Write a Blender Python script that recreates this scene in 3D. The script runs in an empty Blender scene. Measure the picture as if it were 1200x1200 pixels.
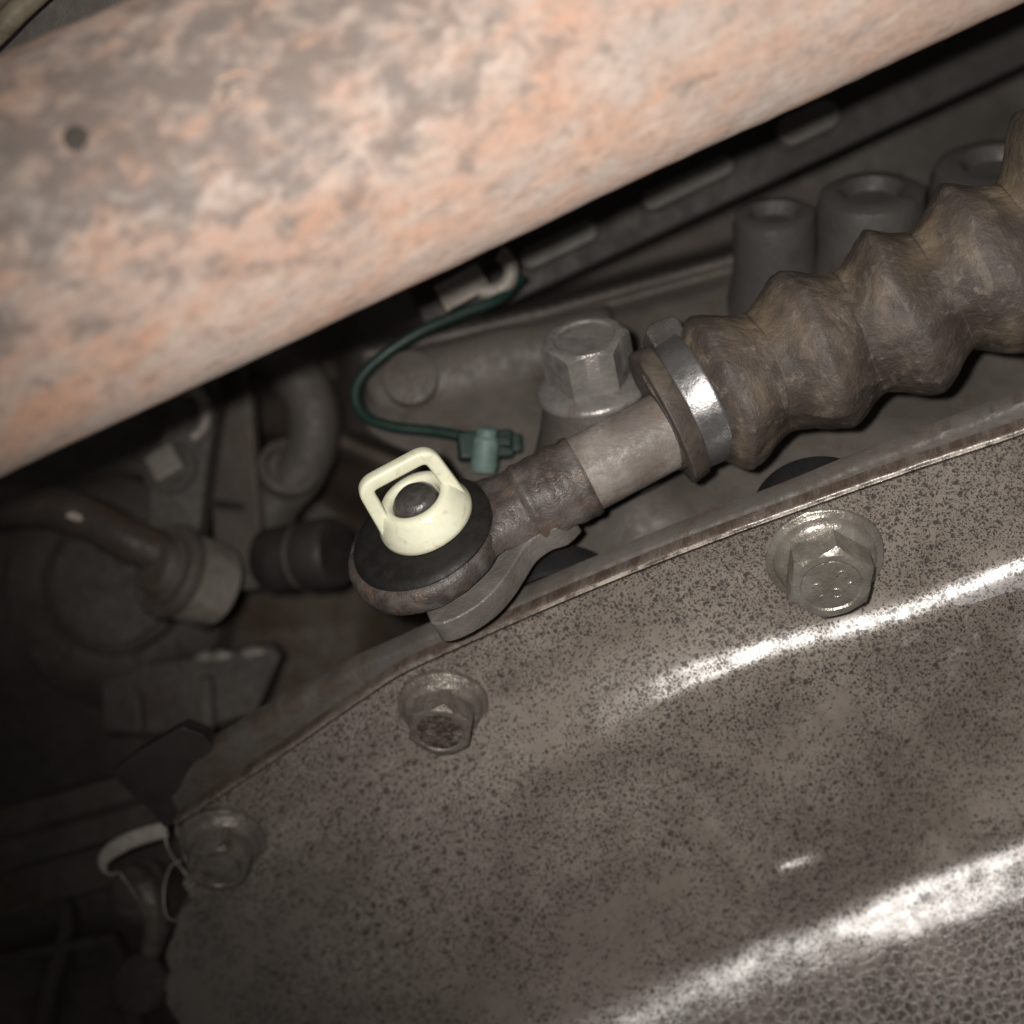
import bpy, bmesh, math, random
from mathutils import Vector as V, Matrix, noise as mnoise

# ---------------------------------------------------------------- camera, world, light
SC = bpy.context.scene
COL = SC.collection
S = 0.135          # mm per photo pixel (1200 px frame) on the z = 0 plane
D = 220.0          # mm, lens to z = 0 plane
U = 0.001          # everything below is written in mm

cam = bpy.data.cameras.new('camera')
camo = bpy.data.objects.new('camera', cam)
COL.objects.link(camo)
camo.location = (0, 0, D * U)
cam.sensor_width = 36
cam.lens = 36 * D / (1200 * S)
cam.clip_start = 0.005
cam.clip_end = 20
cam.dof.use_dof = True
cam.dof.focus_distance = 0.208
cam.dof.aperture_fstop = 11
SC.camera = camo

w = bpy.data.worlds.new('World')
SC.world = w
w.use_nodes = True
w.node_tree.nodes['Background'].inputs[0].default_value = (1.0, 0.93, 0.86, 1)
w.node_tree.nodes['Background'].inputs[1].default_value = 0.07

# the flash beside the lens
fl = bpy.data.lights.new('camera_flash', 'SPOT')
fl.energy = 2.7
fl.color = (1.0, 0.95, 0.89)
fl.shadow_soft_size = 0.0028
fl.spot_size = math.radians(84)
fl.spot_blend = 1.0
flo = bpy.data.objects.new('camera_flash', fl)
COL.objects.link(flo)
flo.location = (-0.012, 0.006, 0.221)
_t = V((0.056, 0.032, 0.0))
flo.rotation_euler = (_t - flo.location).to_track_quat('-Z', 'Y').to_euler()

vs = SC.view_settings
vs.view_transform = 'Standard'
vs.look = 'None'
vs.exposure = 0.0
vs.gamma = 1.0
vs.use_curve_mapping = False

SC.render.engine = 'CYCLES'
SC.cycles.max_bounces = 4
SC.cycles.diffuse_bounces = 3
SC.cycles.glossy_bounces = 3
random.seed(7)

# ---------------------------------------------------------------- helpers
def P(px, py, z):
    k = (D - z) / D * S
    return V(((px - 600) * k, (600 - py) * k, z))

def mmpx(z):
    return (D - z) / D * S

def lerp(a, b, t):
    return a + (b - a) * t

def sstep(a, b, x):
    t = max(0.0, min(1.0, (x - a) / (b - a)))
    return t * t * (3 - 2 * t)

def keyed(keys, x, smooth=True):
    if x <= keys[0][0]:
        return keys[0][1]
    for (a, va), (b, vb) in zip(keys, keys[1:]):
        if x <= b:
            t = (x - a) / (b - a)
            if smooth:
                t = t * t * (3 - 2 * t)
            return va + (vb - va) * t
    return keys[-1][1]

def spline(pts, n):
    """Catmull-Rom through pts (vectors or tuples), n samples per span."""
    pts = [V(p) for p in pts]
    q = [pts[0] * 2 - pts[1]] + pts + [pts[-1] * 2 - pts[-2]]
    out = []
    for i in range(1, len(q) - 2):
        p0, p1, p2, p3 = q[i - 1], q[i], q[i + 1], q[i + 2]
        for k in range(n):
            t = k / n
            out.append(0.5 * ((2 * p1) + (p2 - p0) * t + (2 * p0 - 5 * p1 + 4 * p2 - p3) * t * t
                              + (3 * p1 - p0 - 3 * p2 + p3) * t ** 3))
    out.append(pts[-1])
    return out

class Frame:
    """origin + orthonormal axes; a, b span the face, w is the axis."""
    def __init__(s, o, w, a=(1, 0, 0)):
        s.o = V(o)
        s.w = V(w).normalized()
        a = V(a)
        s.a = (a - s.w * a.dot(s.w)).normalized()
        s.b = s.w.cross(s.a)
    def __call__(s, x, y, z=0):
        return s.o + s.a * x + s.b * y + s.w * z
    def at(s, x, y, z=0):
        f = Frame.__new__(Frame)
        f.o, f.w, f.a, f.b = s(x, y, z), s.w, s.a, s.b
        return f

class MB:
    def __init__(s):
        s.v, s.f, s.uv = [], [], {}
    def vert(s, p, uv=None):
        s.v.append(V(p))
        if uv is not None:
            s.uv[len(s.v) - 1] = uv
        return len(s.v) - 1
    def loops(s, rings, close=True, cap0=False, cap1=False):
        idx = [[s.vert(p) for p in r] for r in rings]
        for r0, r1 in zip(idx, idx[1:]):
            n = len(r0)
            for i in range(n if close else n - 1):
                j = (i + 1) % n
                s.f.append((r0[i], r0[j], r1[j], r1[i]))
        if cap0:
            s.f.append(tuple(reversed(idx[0])))
        if cap1:
            s.f.append(tuple(idx[-1]))
        return idx
    def lathe(s, prof, fr, n=48, wob=0.0, seed=0.0, sy=1.0):
        rings = []
        for r, h in prof:
            ring = []
            for i in range(n):
                t = 2 * math.pi * i / n
                k = 1.0
                if wob:
                    k += wob * mnoise.noise(V((math.cos(t) * 1.7 + seed, math.sin(t) * 1.7, h * 0.25 + seed)))
                ring.append(fr(r * k * math.cos(t), r * k * math.sin(t) * sy, h))
            rings.append(ring)
        s.loops(rings, True, prof[0][0] > 1e-6, prof[-1][0] > 1e-6)
        return s
    def tube(s, pts, rad, n=16, cap=True, ab=None, up=None, disp=None):
        pts = [V(p) for p in pts]
        m = len(pts)
        if not callable(rad):
            r0 = rad
            rad = (lambda i: r0) if not isinstance(rad, (list, tuple)) else (lambda i: r0[i])
        nrm = None
        rings = []
        for i in range(m):
            t = (pts[min(i + 1, m - 1)] - pts[max(i - 1, 0)]).normalized()
            if nrm is None:
                u = V(up) if up else (V((0, 0, 1)) if abs(t.z) < 0.9 else V((1, 0, 0)))
                nrm = (u - t * u.dot(t)).normalized()
            else:
                nrm = (nrm - t * nrm.dot(t)).normalized()
            bn = t.cross(nrm)
            ring = []
            for k in range(n):
                a = 2 * math.pi * k / n
                ea, eb = (1, 1) if ab is None else ab
                r = rad(i)
                if disp:
                    r += disp(i, a)
                ring.append(pts[i] + nrm * (math.cos(a) * r * ea) + bn * (math.sin(a) * r * eb))
            rings.append(ring)
        s.loops(rings, True, cap, cap)
        return s
    def prism(s, outline, fr, h0, h1):
        r0 = [fr(x, y, h0) for x, y in outline]
        r1 = [fr(x, y, h1) for x, y in outline]
        s.loops([r0, r1], True, True, True)
        return s
    def box(s, fr, x0, x1, y0, y1, z0, z1):
        return s.prism([(x0, y0), (x1, y0), (x1, y1), (x0, y1)], fr, z0, z1)
    def grid(s, fn, nu, nv, uvfn=None):
        idx = []
        for j in range(nv + 1):
            row = []
            for i in range(nu + 1):
                row.append(s.vert(fn(i / nu, j / nv), uvfn(i / nu, j / nv) if uvfn else None))
            idx.append(row)
        for j in range(nv):
            for i in range(nu):
                s.f.append((idx[j][i], idx[j][i + 1], idx[j + 1][i + 1], idx[j + 1][i]))
        return idx
    def shake(s, amp, freq, seed=0.0):
        for i, p in enumerate(s.v):
            q = p * freq + V((seed, seed * 2, -seed))
            s.v[i] = p + V((mnoise.noise(q), mnoise.noise(q + V((31, 7, 3))), mnoise.noise(q + V((5, 47, 11))))) * amp
        return s
    def build(s, name, mat, parent=None, bevel=0.0, sharp=38, seg=2, subsurf=0, fix=True, kind=None):
        base = parent['_base'] if parent is not None and '_base' in parent else (0, 0, 0)
        base = V(base)
        me = bpy.data.meshes.new(name)
        me.from_pydata([(p - base) * U for p in s.v], [], s.f)
        if s.uv:
            ul = me.uv_layers.new(name='UVMap')
            for lp in me.loops:
                ul.data[lp.index].uv = s.uv.get(lp.vertex_index, (0, 0))
        if fix:
            bm = bmesh.new()
            bm.from_mesh(me)
            bmesh.ops.recalc_face_normals(bm, faces=bm.faces)
            bm.to_mesh(me)
            bm.free()
        me.update()
        me.polygons.foreach_set('use_smooth', [True] * len(me.polygons))
        if sharp and not bevel:
            me.set_sharp_from_angle(angle=math.radians(sharp))
        for m_ in (mat if isinstance(mat, (list, tuple)) else [mat]):
            me.materials.append(m_)
        o = bpy.data.objects.new(name, me)
        COL.objects.link(o)
        if parent is not None:
            o.parent = parent
            o['_base'] = tuple(base) if False else base[:]
        if bevel:
            b = o.modifiers.new('bevel', 'BEVEL')
            b.width = bevel * U
            b.segments = seg
            b.limit_method = 'ANGLE'
            b.angle_limit = math.radians(32)
            b.harden_normals = False
            wn = o.modifiers.new('wn', 'WEIGHTED_NORMAL')
            wn.keep_sharp = True
        if subsurf:
            ss = o.modifiers.new('sub', 'SUBSURF')
            ss.levels = subsurf
            ss.render_levels = subsurf
        if kind:
            o['kind'] = kind
        return o

def sub(o, parent):
    """Make o (already in scene coordinates) a child of a part."""
    o.parent = parent
    return o

def tag(o, label, cat, group=None, kind=None):
    o['label'] = label
    o['category'] = cat
    if group:
        o['group'] = group
    if kind:
        o['kind'] = kind
    return o

def thing(name, loc, label, cat, group=None):
    o = bpy.data.objects.new(name, None)
    COL.objects.link(o)
    o.empty_display_size = 0.005
    o.location = V(loc) * U
    o['_base'] = V(loc)[:]
    return tag(o, label, cat, group)

# ---------------------------------------------------------------- materials
class NT:
    def __init__(s, name):
        s.m = bpy.data.materials.new(name)
        s.m.use_nodes = True
        s.t = s.m.node_tree
        s.bsdf = s.t.nodes['Principled BSDF']
        s._co = None
        s.dim = '3D'
    def n(s, typ, **kw):
        nd = s.t.nodes.new(typ)
        for k, v_ in kw.items():
            setattr(nd, k, v_)
        return nd
    def put(s, sock, val):
        if hasattr(val, 'is_linked') or hasattr(val, 'links'):
            s.t.links.new(val, sock)
        elif isinstance(val, (tuple, list)) and len(val) == 3 and sock.type == 'RGBA':
            sock.default_value = (*val, 1)
        else:
            sock.default_value = val
    @property
    def co(s):
        if s._co is None:
            s._co = s.n('ShaderNodeTexCoord')
        return s._co.outputs['Object']
    def uv(s):
        return s.n('ShaderNodeUVMap', uv_map='UVMap').outputs[0]
    def mapping(s, vec, scale=(1, 1, 1), rot=(0, 0, 0), loc=(0, 0, 0)):
        m = s.n('ShaderNodeMapping')
        s.put(m.inputs[0], vec)
        m.inputs['Location'].default_value = loc
        m.inputs['Rotation'].default_value = rot
        m.inputs['Scale'].default_value = scale
        return m.outputs[0]
    def rotscale(s, vec, rot, scale):
        return s.mapping(s.mapping(vec, rot=rot), scale=scale)
    def noise(s, scale, detail=4, rough=0.55, vec=None, dist=0.0, out='Fac'):
        nd = s.n('ShaderNodeTexNoise', noise_dimensions=s.dim)
        s.put(nd.inputs['Vector'], vec if vec is not None else s.co)
        nd.inputs['Scale'].default_value = scale
        nd.inputs['Detail'].default_value = detail
        nd.inputs['Roughness'].default_value = rough
        nd.inputs['Distortion'].default_value = dist
        return nd.outputs[out]
    def voro(s, scale, vec=None, feature='F1', out='Distance', rnd=1.0):
        nd = s.n('ShaderNodeTexVoronoi', feature=feature, voronoi_dimensions=s.dim)
        s.put(nd.inputs['Vector'], vec if vec is not None else s.co)
        nd.inputs['Scale'].default_value = scale
        nd.inputs['Randomness'].default_value = rnd
        return nd.outputs[out] if out else nd
    def ramp(s, fac, stops, interp='LINEAR'):
        nd = s.n('ShaderNodeValToRGB')
        s.put(nd.inputs[0], fac)
        cr = nd.color_ramp
        cr.interpolation = interp
        while len(cr.elements) < len(stops):
            cr.elements.new(0.5)
        for e, (p, c) in zip(cr.elements, stops):
            e.position = p
            e.color = (c, c, c, 1) if isinstance(c, (int, float)) else (*c, 1)
        return nd.outputs[0]
    def rng(s, fac, a, b, c=0.0, d=1.0, smooth=True):
        nd = s.n('ShaderNodeMapRange')
        nd.interpolation_type = 'SMOOTHSTEP' if smooth else 'LINEAR'
        s.put(nd.inputs[0], fac)
        for i, x in enumerate((a, b, c, d)):
            s.put(nd.inputs[i + 1], x)
        return nd.outputs[0]
    def math(s, op, a, b=0.0, clamp=False):
        nd = s.n('ShaderNodeMath', operation=op, use_clamp=clamp)
        s.put(nd.inputs[0], a)
        s.put(nd.inputs[1], b)
        return nd.outputs[0]
    def mix(s, fac, a, b):
        nd = s.n('ShaderNodeMix', data_type='RGBA')
        s.put(nd.inputs[0], fac)
        s.put(nd.inputs[6], a)
        s.put(nd.inputs[7], b)
        return nd.outputs[2]
    def sep(s, vec):
        nd = s.n('ShaderNodeSeparateXYZ')
        s.put(nd.inputs[0], vec)
        return nd.outputs
    def bump(s, height, dist, strength=1.0, prev=None):
        nd = s.n('ShaderNodeBump')
        nd.inputs['Strength'].default_value = strength
        nd.inputs['Distance'].default_value = dist * U
        s.put(nd.inputs['Height'], height)
        if prev is not None:
            s.put(nd.inputs['Normal'], prev)
        return nd.outputs[0]
    def done(s, color, rough=0.5, metal=0.0, normal=None, spec=0.5, coat=None, drough=0.0):
        b = s.bsdf.inputs
        b['Diffuse Roughness'].default_value = drough
        s.put(b['Base Color'], color)
        s.put(b['Roughness'], rough)
        s.put(b['Metallic'], metal)
        b['Specular IOR Level'].default_value = spec
        if normal is not None:
            s.put(b['Normal'], normal)
        if coat:
            b['Coat Weight'].default_value = coat[0]
            b['Coat Roughness'].default_value = coat[1]
        return s.m

def worn(name, c1, c2, c3, big=90, fine=700, rough=(0.5, 0.8), metal=0.0, bump=0.15, rust=0.5, spec=0.4,
         grain=2500, spread=0.12):
    """two base tones in blotches, a third (rust or dirt) in irregular patches, fine grain."""
    t = NT(name)
    a = t.noise(big, 3, 0.6, dist=0.4)
    f = t.noise(fine, 4, 0.65)
    g = t.noise(grain, 1, 0.5)
    col = t.mix(t.rng(a, 0.35, 0.65), c1, c2)
    p = t.noise(big * 1.9, 5, 0.7, vec=t.mapping(t.co, loc=(0.31, 0.12, 0.77)), dist=0.6)
    mask = t.rng(p, 1 - rust - spread, 1 - rust + spread)
    col = t.mix(mask, col, c3)
    col = t.mix(t.rng(f, 0.3, 0.75, 0.0, 0.55), col, t.mix(0.5, col, (0.02, 0.016, 0.013)))
    h = t.math('ADD', t.math('MULTIPLY', f, 1.0), t.math('MULTIPLY', g, 0.35))
    h = t.math('ADD', h, t.math('MULTIPLY', mask, 0.25))
    nb = t.bump(h, bump * 0.62)
    r = t.rng(f, 0.3, 0.7, rough[0], rough[1])
    mt = metal if not metal else t.rng(mask, 0, 1, metal, metal * 0.25)
    return t.done(col, r, mt, nb, spec)

def mat_pipe():
    t = NT('rusty_pipe')
    al = t.mapping(t.co, rot=(0, 0, math.radians(-25)))
    st = t.mapping(al, scale=(0.55, 1.0, 1.0))
    def nz(scale, loc, detail=4, rough=0.6, dist=0.25):
        return t.noise(scale, detail, rough, vec=t.mapping(st, loc=loc), dist=dist)
    fin = nz(800, (0, 0, 0), 3, 0.65, 0)
    vfin = nz(1500, (0.1, 0, 0), 3, 0.6, 0)
    big = nz(85, (0, 0, 0))
    med = nz(200, (0.3, 0.1, 0.2), 4, 0.62)
    d = t.n('ShaderNodeVectorMath', operation='DISTANCE')
    t.put(d.inputs[0], t.mapping(al, scale=(0.42, 1.0, 0.3)))
    d.inputs[1].default_value = PIPE_PATCH
    pale, orange, grey = (0.395, 0.33, 0.295), (0.43, 0.245, 0.165), (0.135, 0.116, 0.108)
    o1 = t.math('ADD', t.math('MULTIPLY', big, 0.55), t.math('MULTIPLY', med, 0.45))
    col = t.mix(t.rng(t.math('ADD', o1, t.math('MULTIPLY', t.rng(d.outputs['Value'], 0.01, 0.05, 1.0, 0.0), 0.05)), 0.42, 0.67, 0, 0.82), pale, orange)
    pink = nz(125, (0.7, 0.3, 0.5))
    col = t.mix(t.rng(pink, 0.48, 0.64, 0, 0.6), col, (0.40, 0.285, 0.235))
    blue = nz(170, (0.2, 0.9, 0.1), 4, 0.64, 0.35)
    col = t.mix(t.rng(blue, 0.42, 0.72, 0, 0.6), col, (0.31, 0.28, 0.262))
    # scaled dark patches, gathered on one stretch of the tube
    reg = t.rng(d.outputs['Value'], 0.004, 0.030, 1.15, -0.3)
    pn = t.noise(240, 5, 0.62, vec=t.mapping(al, loc=(0.5, 0.2, 0.3), scale=(0.8, 1, 1)), dist=0.3)
    thr = t.math('ADD', pn, t.math('MULTIPLY', reg, 0.155))
    dk = t.rng(thr, 0.50, 0.74, 0, 0.82)
    col = t.mix(dk, col, grey)
    br = nz(130, (0.9, 0.44, 0.3), 5, 0.7)
    col = t.mix(t.rng(br, 0.60, 0.76, 0, 0.5), col, (0.25, 0.165, 0.115))
    col = t.mix(t.rng(fin, 0.43, 0.70, 0, 0.42), col, (0.19, 0.14, 0.115))
    wh = nz(420, (0.15, 0.7, 0.3), 4, 0.7)
    col = t.mix(t.rng(wh, 0.50, 0.74, 0, 0.4), col, (0.54, 0.46, 0.40))
    col = t.mix(t.rng(vfin, 0.52, 0.72, 0, 0.35), col, (0.24, 0.17, 0.13))
    h = t.math('ADD', t.math('MULTIPLY', fin, 0.55), t.math('MULTIPLY', med, 0.7))
    h = t.math('ADD', h, t.math('MULTIPLY', vfin, 0.2))
    h = t.math('SUBTRACT', h, t.math('MULTIPLY', dk, 0.3))
    return t.done(col, t.rng(fin, 0.3, 0.7, 0.5, 0.8), 0.0, t.bump(h, 0.26), 0.35, None, 0.5)

def mat_plate():
    t = NT('pitted_paint')
    t.dim = '2D'
    uv = t.uv()
    ux, uy, uz = t.sep(uv)                 # in units of 100 px along / across the sheet
    c = t.mapping(uv, scale=(13.5, 13.5, 13.5))   # -> mm
    a = t.noise(0.055, 5, 0.6, vec=c, dist=0.4)
    b = t.noise(0.5, 5, 0.65, vec=c)
    col = t.mix(t.rng(a, 0.35, 0.65), (0.176, 0.150, 0.129), (0.226, 0.197, 0.172))
    col = t.mix(t.rng(b, 0.35, 0.75, 0, 0.5), col, (0.14, 0.115, 0.098))
    stn = t.noise(0.028, 5, 0.65, vec=t.mapping(c, loc=(21, 8, 0)), dist=0.8)
    col = t.mix(t.rng(stn, 0.5, 0.7, 0, 0.45), col, (0.105, 0.084, 0.068))
    # rust pits: small voronoi dots, presence modulated
    wob = t.noise(1.0, 4, 0.65, vec=c, out='Color')
    va = t.n('ShaderNodeVectorMath', operation='MULTIPLY_ADD')
    t.put(va.inputs[0], wob)
    va.inputs[1].default_value = (1.1, 1.1, 0)
    t.put(va.inputs[2], c)
    cw = va.outputs[0]
    def pits(scale, r0, r1, thr_lo, thr_hi, dens):
        vn = t.voro(scale, cw, out=None)
        dist = vn.outputs['Distance']
        rnd = t.sep(vn.outputs['Color'])[0]
        rad = t.rng(rnd, 0, 1, r0, r1, smooth=False)
        dot = t.math('MULTIPLY', t.math('SUBTRACT', rad, dist), 9.0, True)
        sel = t.math('GREATER_THAN', t.math('ADD', dens, t.math('MULTIPLY', rnd, 0.5)), thr_lo)
        return t.math('MULTIPLY', dot, sel)
    dens = t.noise(0.045, 5, 0.65, vec=t.mapping(c, loc=(13, 4, 0)), dist=0.6)
    dens = t.math('ADD', t.math('MULTIPLY', t.math('SUBTRACT', dens, 0.5), 1.9), 0.44)
    dens = t.math('ADD', dens, t.rng(uy, 0.0, 1.4, 0.24, 0.0))
    p1 = pits(1.55, 0.06, 0.42, 0.66, 0, dens)
    p2 = pits(0.55, 0.03, 0.28, 0.86, 0, dens)
    p3 = pits(3.0, 0.08, 0.44, 0.62, 0, dens)
    pit = t.math('MAXIMUM', p1, t.math('MAXIMUM', p2, t.math('MULTIPLY', p3, 0.9)))
    col = t.mix(t.math('MULTIPLY', pit, 0.95), col, (0.024, 0.014, 0.011))
    # fine orange-peel dots that turn to open cells on the turned-up lower part
    cel = t.rng(t.math('ADD', uy, t.math('MULTIPLY', b, 0.6)), 5.0, 6.1)
    cw2 = t.n('ShaderNodeVectorMath', operation='MULTIPLY_ADD')
    t.put(cw2.inputs[0], t.noise(0.55, 4, 0.6, vec=c, out='Color'))
    cw2.inputs[1].default_value = (1.9, 1.9, 0)
    t.put(cw2.inputs[2], c)
    e = t.voro(0.56, cw2.outputs[0], feature='DISTANCE_TO_EDGE')
    vc = t.voro(0.56, cw2.outputs[0], out=None)
    crnd = t.sep(vc.outputs['Color'])[1]
    wall = t.math('MULTIPLY', t.rng(e, 0.03, 0.24, 1.0, 0.0), t.rng(t.noise(0.7, 3, 0.6, vec=c), 0.3, 0.6, 0.35, 1.0))
    dark = t.math('MULTIPLY', t.rng(vc.outputs['Distance'], 0.12, 0.42, 1.0, 0.0), t.rng(crnd, 0.1, 0.9, 0.25, 1.0))
    col = t.mix(t.math('MULTIPLY', cel, t.math('MULTIPLY', dark, 0.8)), col, (0.05, 0.041, 0.037))
    col = t.mix(t.math('MULTIPLY', cel, t.math('MULTIPLY', wall, 0.65)), col, (0.36, 0.335, 0.32))
    # flaked patch: bare pale metal along the fold
    fn = t.noise(0.16, 5, 0.6, vec=t.mapping(c, loc=(3, 9, 0)), dist=0.5)
    px_ = t.rng(ux, FLAKE[0], FLAKE[0] + 0.7)
    py_ = t.math('MULTIPLY', t.rng(uy, 1.30, 1.42), t.rng(uy, 1.62, 1.86, 1.0, 0.0))
    flake = t.rng(t.math('ADD', t.math('MULTIPLY', px_, py_), t.math('MULTIPLY', t.math('SUBTRACT', fn, 0.5), 1.2)), 0.60, 0.66)
    flake = t.math('MULTIPLY', flake, t.math('SUBTRACT', 1.0, t.math('MULTIPLY', pit, 0.6)))
    # plus small chips near it
    chip = t.noise(0.30, 4, 0.6, vec=t.mapping(c, loc=(7, 2, 0)), dist=0.8)
    creg = t.math('MULTIPLY', t.rng(ux, FLAKE[0] - 0.9, FLAKE[0] - 0.2), t.math('MULTIPLY', t.rng(uy, 1.7, 1.85), t.rng(uy, 2.3, 2.6, 1, 0)))
    chip = t.math('MULTIPLY', t.math('MULTIPLY', t.rng(chip, 0.60, 0.68), creg), 0.45)
    fl_ = t.math('MAXIMUM', flake, chip)
    col = t.mix(t.math('MULTIPLY', fl_, t.rng(b, 0.3, 0.7, 0.75, 0.35)), col, (0.44, 0.43, 0.43))
    # the cut edge and the chipped line along it (uy < 0 is the edge face)
    en = t.noise(0.35, 5, 0.7, vec=c)
    rustc = t.mix(t.rng(en, 0.35, 0.65), (0.062, 0.040, 0.030), (0.115, 0.092, 0.075))
    col = t.mix(t.rng(uy, -0.035, -0.005, 1.0, 0.0), col, rustc)
    ln = t.math('MULTIPLY', t.rng(uy, -0.07, -0.045), t.rng(uy, 0.0, 0.02, 1, 0))
    lm = t.math('MULTIPLY', ln, t.rng(t.noise(0.13, 6, 0.75, vec=t.mapping(c, loc=(2, 0, 5))), 0.42, 0.56))
    lm = t.math('MULTIPLY', lm, t.rng(ux, FLAKE[1], FLAKE[1] + 2.0, 0.25, 1.0))
    col = t.mix(t.math('MULTIPLY', lm, 0.8), col, (0.42, 0.37, 0.31))
    h = t.math('ADD', t.math('MULTIPLY', b, 0.06), t.math('MULTIPLY', t.noise(2.2, 2, 0.5, vec=c), 0.20))
    h = t.math('SUBTRACT', h, t.math('MULTIPLY', pit, 0.55))
    h = t.math('ADD', h, t.math('MULTIPLY', cel, t.math('MULTIPLY', wall, 1.3)))
    h = t.math('ADD', h, t.math('MULTIPLY', fl_, -0.5))
    r = t.math('ADD', t.rng(b, 0.3, 0.7, 0.36, 0.42), t.math('MULTIPLY', pit, 0.35))
    r = t.math('SUBTRACT', r, t.math('MULTIPLY', fl_, 0.08))
    return t.done(col, r, 0.0, t.bump(h, 0.12), 0.9, (0.42, 0.27))

def mat_boot():
    t = NT('dusty_rubber')
    uv = t.uv()
    ux, uy, uz = t.sep(uv)      # uy = 1 on crest, 0 in valley
    a = t.noise(70, 6, 0.65, dist=0.5)
    f = t.noise(420, 6, 0.7)
    m = t.noise(170, 6, 0.7, vec=t.mapping(t.co, loc=(0.3, 0.6, 0.1)), dist=0.7)
    col = t.mix(t.rng(a, 0.36, 0.64), (0.046, 0.036, 0.031), (0.075, 0.059, 0.047))
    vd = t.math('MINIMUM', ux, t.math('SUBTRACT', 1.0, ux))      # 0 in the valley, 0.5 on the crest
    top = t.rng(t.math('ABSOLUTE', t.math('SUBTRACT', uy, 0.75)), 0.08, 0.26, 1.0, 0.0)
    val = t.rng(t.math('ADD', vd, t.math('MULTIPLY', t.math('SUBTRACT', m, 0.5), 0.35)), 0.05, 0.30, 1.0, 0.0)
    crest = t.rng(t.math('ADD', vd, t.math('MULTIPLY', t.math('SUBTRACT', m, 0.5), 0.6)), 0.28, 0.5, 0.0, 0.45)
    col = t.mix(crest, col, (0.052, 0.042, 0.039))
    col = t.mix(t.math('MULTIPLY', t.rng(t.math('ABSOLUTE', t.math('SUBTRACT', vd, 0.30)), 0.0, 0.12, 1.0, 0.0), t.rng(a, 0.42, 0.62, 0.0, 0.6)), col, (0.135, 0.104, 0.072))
    vcol = t.mix(t.math('MULTIPLY', top, t.rng(a, 0.35, 0.6, 0.4, 1.0)), (0.034, 0.025, 0.020), (0.185, 0.140, 0.092))  # tan dust in upper valleys; elsewhere dirt plus fold shade painted dark
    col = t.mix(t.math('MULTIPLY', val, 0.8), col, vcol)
    dust = m
    col = t.mix(t.rng(dust, 0.50, 0.66, 0, 0.5), col, (0.12, 0.094, 0.068))
    col = t.mix(t.rng(m, 0.55, 0.66, 0, 0.65), col, (0.045, 0.035, 0.033))
    col = t.mix(t.rng(f, 0.56, 0.74, 0, 0.6), col, (0.20, 0.172, 0.148))
    s2 = t.noise(260, 6, 0.7, vec=t.rotscale(t.co, (0, 0, math.radians(62)), (0.3, 1.0, 1.0)), dist=0.6)
    col = t.mix(t.rng(s2, 0.54, 0.68, 0, 0.55), col, (0.038, 0.030, 0.028))
    col = t.mix(t.rng(s2, 0.44, 0.34, 0, 0.35), col, (0.17, 0.14, 0.115))
    h = t.math('ADD', f, t.math('MULTIPLY', m, 0.9))
    return t.done(col, t.rng(f, 0.3, 0.7, 0.46, 0.68), 0.0, t.bump(h, 0.42), 0.45)

def mat_clip():
    t = NT('cream_plastic')
    f = t.noise(260, 4, 0.6)
    col = t.mix(t.rng(f, 0.35, 0.7), (0.74, 0.74, 0.58), (0.67, 0.66, 0.50))
    col = t.mix(t.rng(t.noise(420, 5, 0.7, dist=0.5), 0.54, 0.74, 0, 0.5), col, (0.34, 0.29, 0.19))
    m = t.done(col, 0.42, 0.0, t.bump(t.noise(900, 3), 0.03), 0.45)
    t.bsdf.inputs['Subsurface Weight'].default_value = 0.25
    t.bsdf.inputs['Subsurface Radius'].default_value = (1, 0.8, 0.5)
    t.bsdf.inputs['Subsurface Scale'].default_value = 0.0008
    return m

PIPE_PATCH = (0, 0, 0)
FLAKE = (0, 0)

M = {}
M['cast'] = worn('cast_aluminium_dirty', (0.066, 0.057, 0.051), (0.092, 0.080, 0.072), (0.052, 0.038, 0.030), 40, 420, (0.5, 0.75), 0.0, 0.35, 0.38)
M['recess'] = worn('brown_recess', (0.060, 0.045, 0.035), (0.078, 0.062, 0.050), (0.050, 0.030, 0.021), 40, 380, (0.5, 0.75), 0.0, 0.3, 0.42)  # browner, darker tone for the set-back left part of the wall
M['cast_shaded'] = worn('cast_shaded', (0.044, 0.040, 0.038), (0.060, 0.054, 0.051), (0.036, 0.030, 0.026), 40, 420, (0.5, 0.75), 0.0, 0.35, 0.38)  # cast toned down: upper bosses carry the pipe's shade in their colour
M['cast_dark'] = worn('cast_dark', (0.055, 0.048, 0.043), (0.085, 0.074, 0.066), (0.055, 0.036, 0.026), 45, 420, (0.55, 0.8), 0.0, 0.3, 0.4)
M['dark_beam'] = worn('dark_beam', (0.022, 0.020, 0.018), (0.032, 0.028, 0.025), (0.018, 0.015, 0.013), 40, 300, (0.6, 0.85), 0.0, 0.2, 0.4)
M['pan'] = worn('underbody_dark', (0.060, 0.052, 0.046), (0.08, 0.07, 0.062), (0.045, 0.037, 0.032), 25, 300, (0.6, 0.85), 0.0, 0.3, 0.4)
M['flange'] = worn('rusty_flange', (0.064, 0.058, 0.053), (0.090, 0.080, 0.072), (0.062, 0.046, 0.036), 60, 650, (0.5, 0.75), 0.0, 0.25, 0.46)
M['flange_dark'] = worn('oily_flange', (0.022, 0.019, 0.018), (0.034, 0.030, 0.028), (0.06, 0.05, 0.045), 90, 700, (0.35, 0.6), 0.0, 0.2, 0.3)
M['forged'] = worn('forged_steel', (0.046, 0.038, 0.036), (0.13, 0.114, 0.107), (0.12, 0.078, 0.053), 150, 950, (0.34, 0.62), 0.1, 0.38, 0.40, 0.5)
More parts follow.
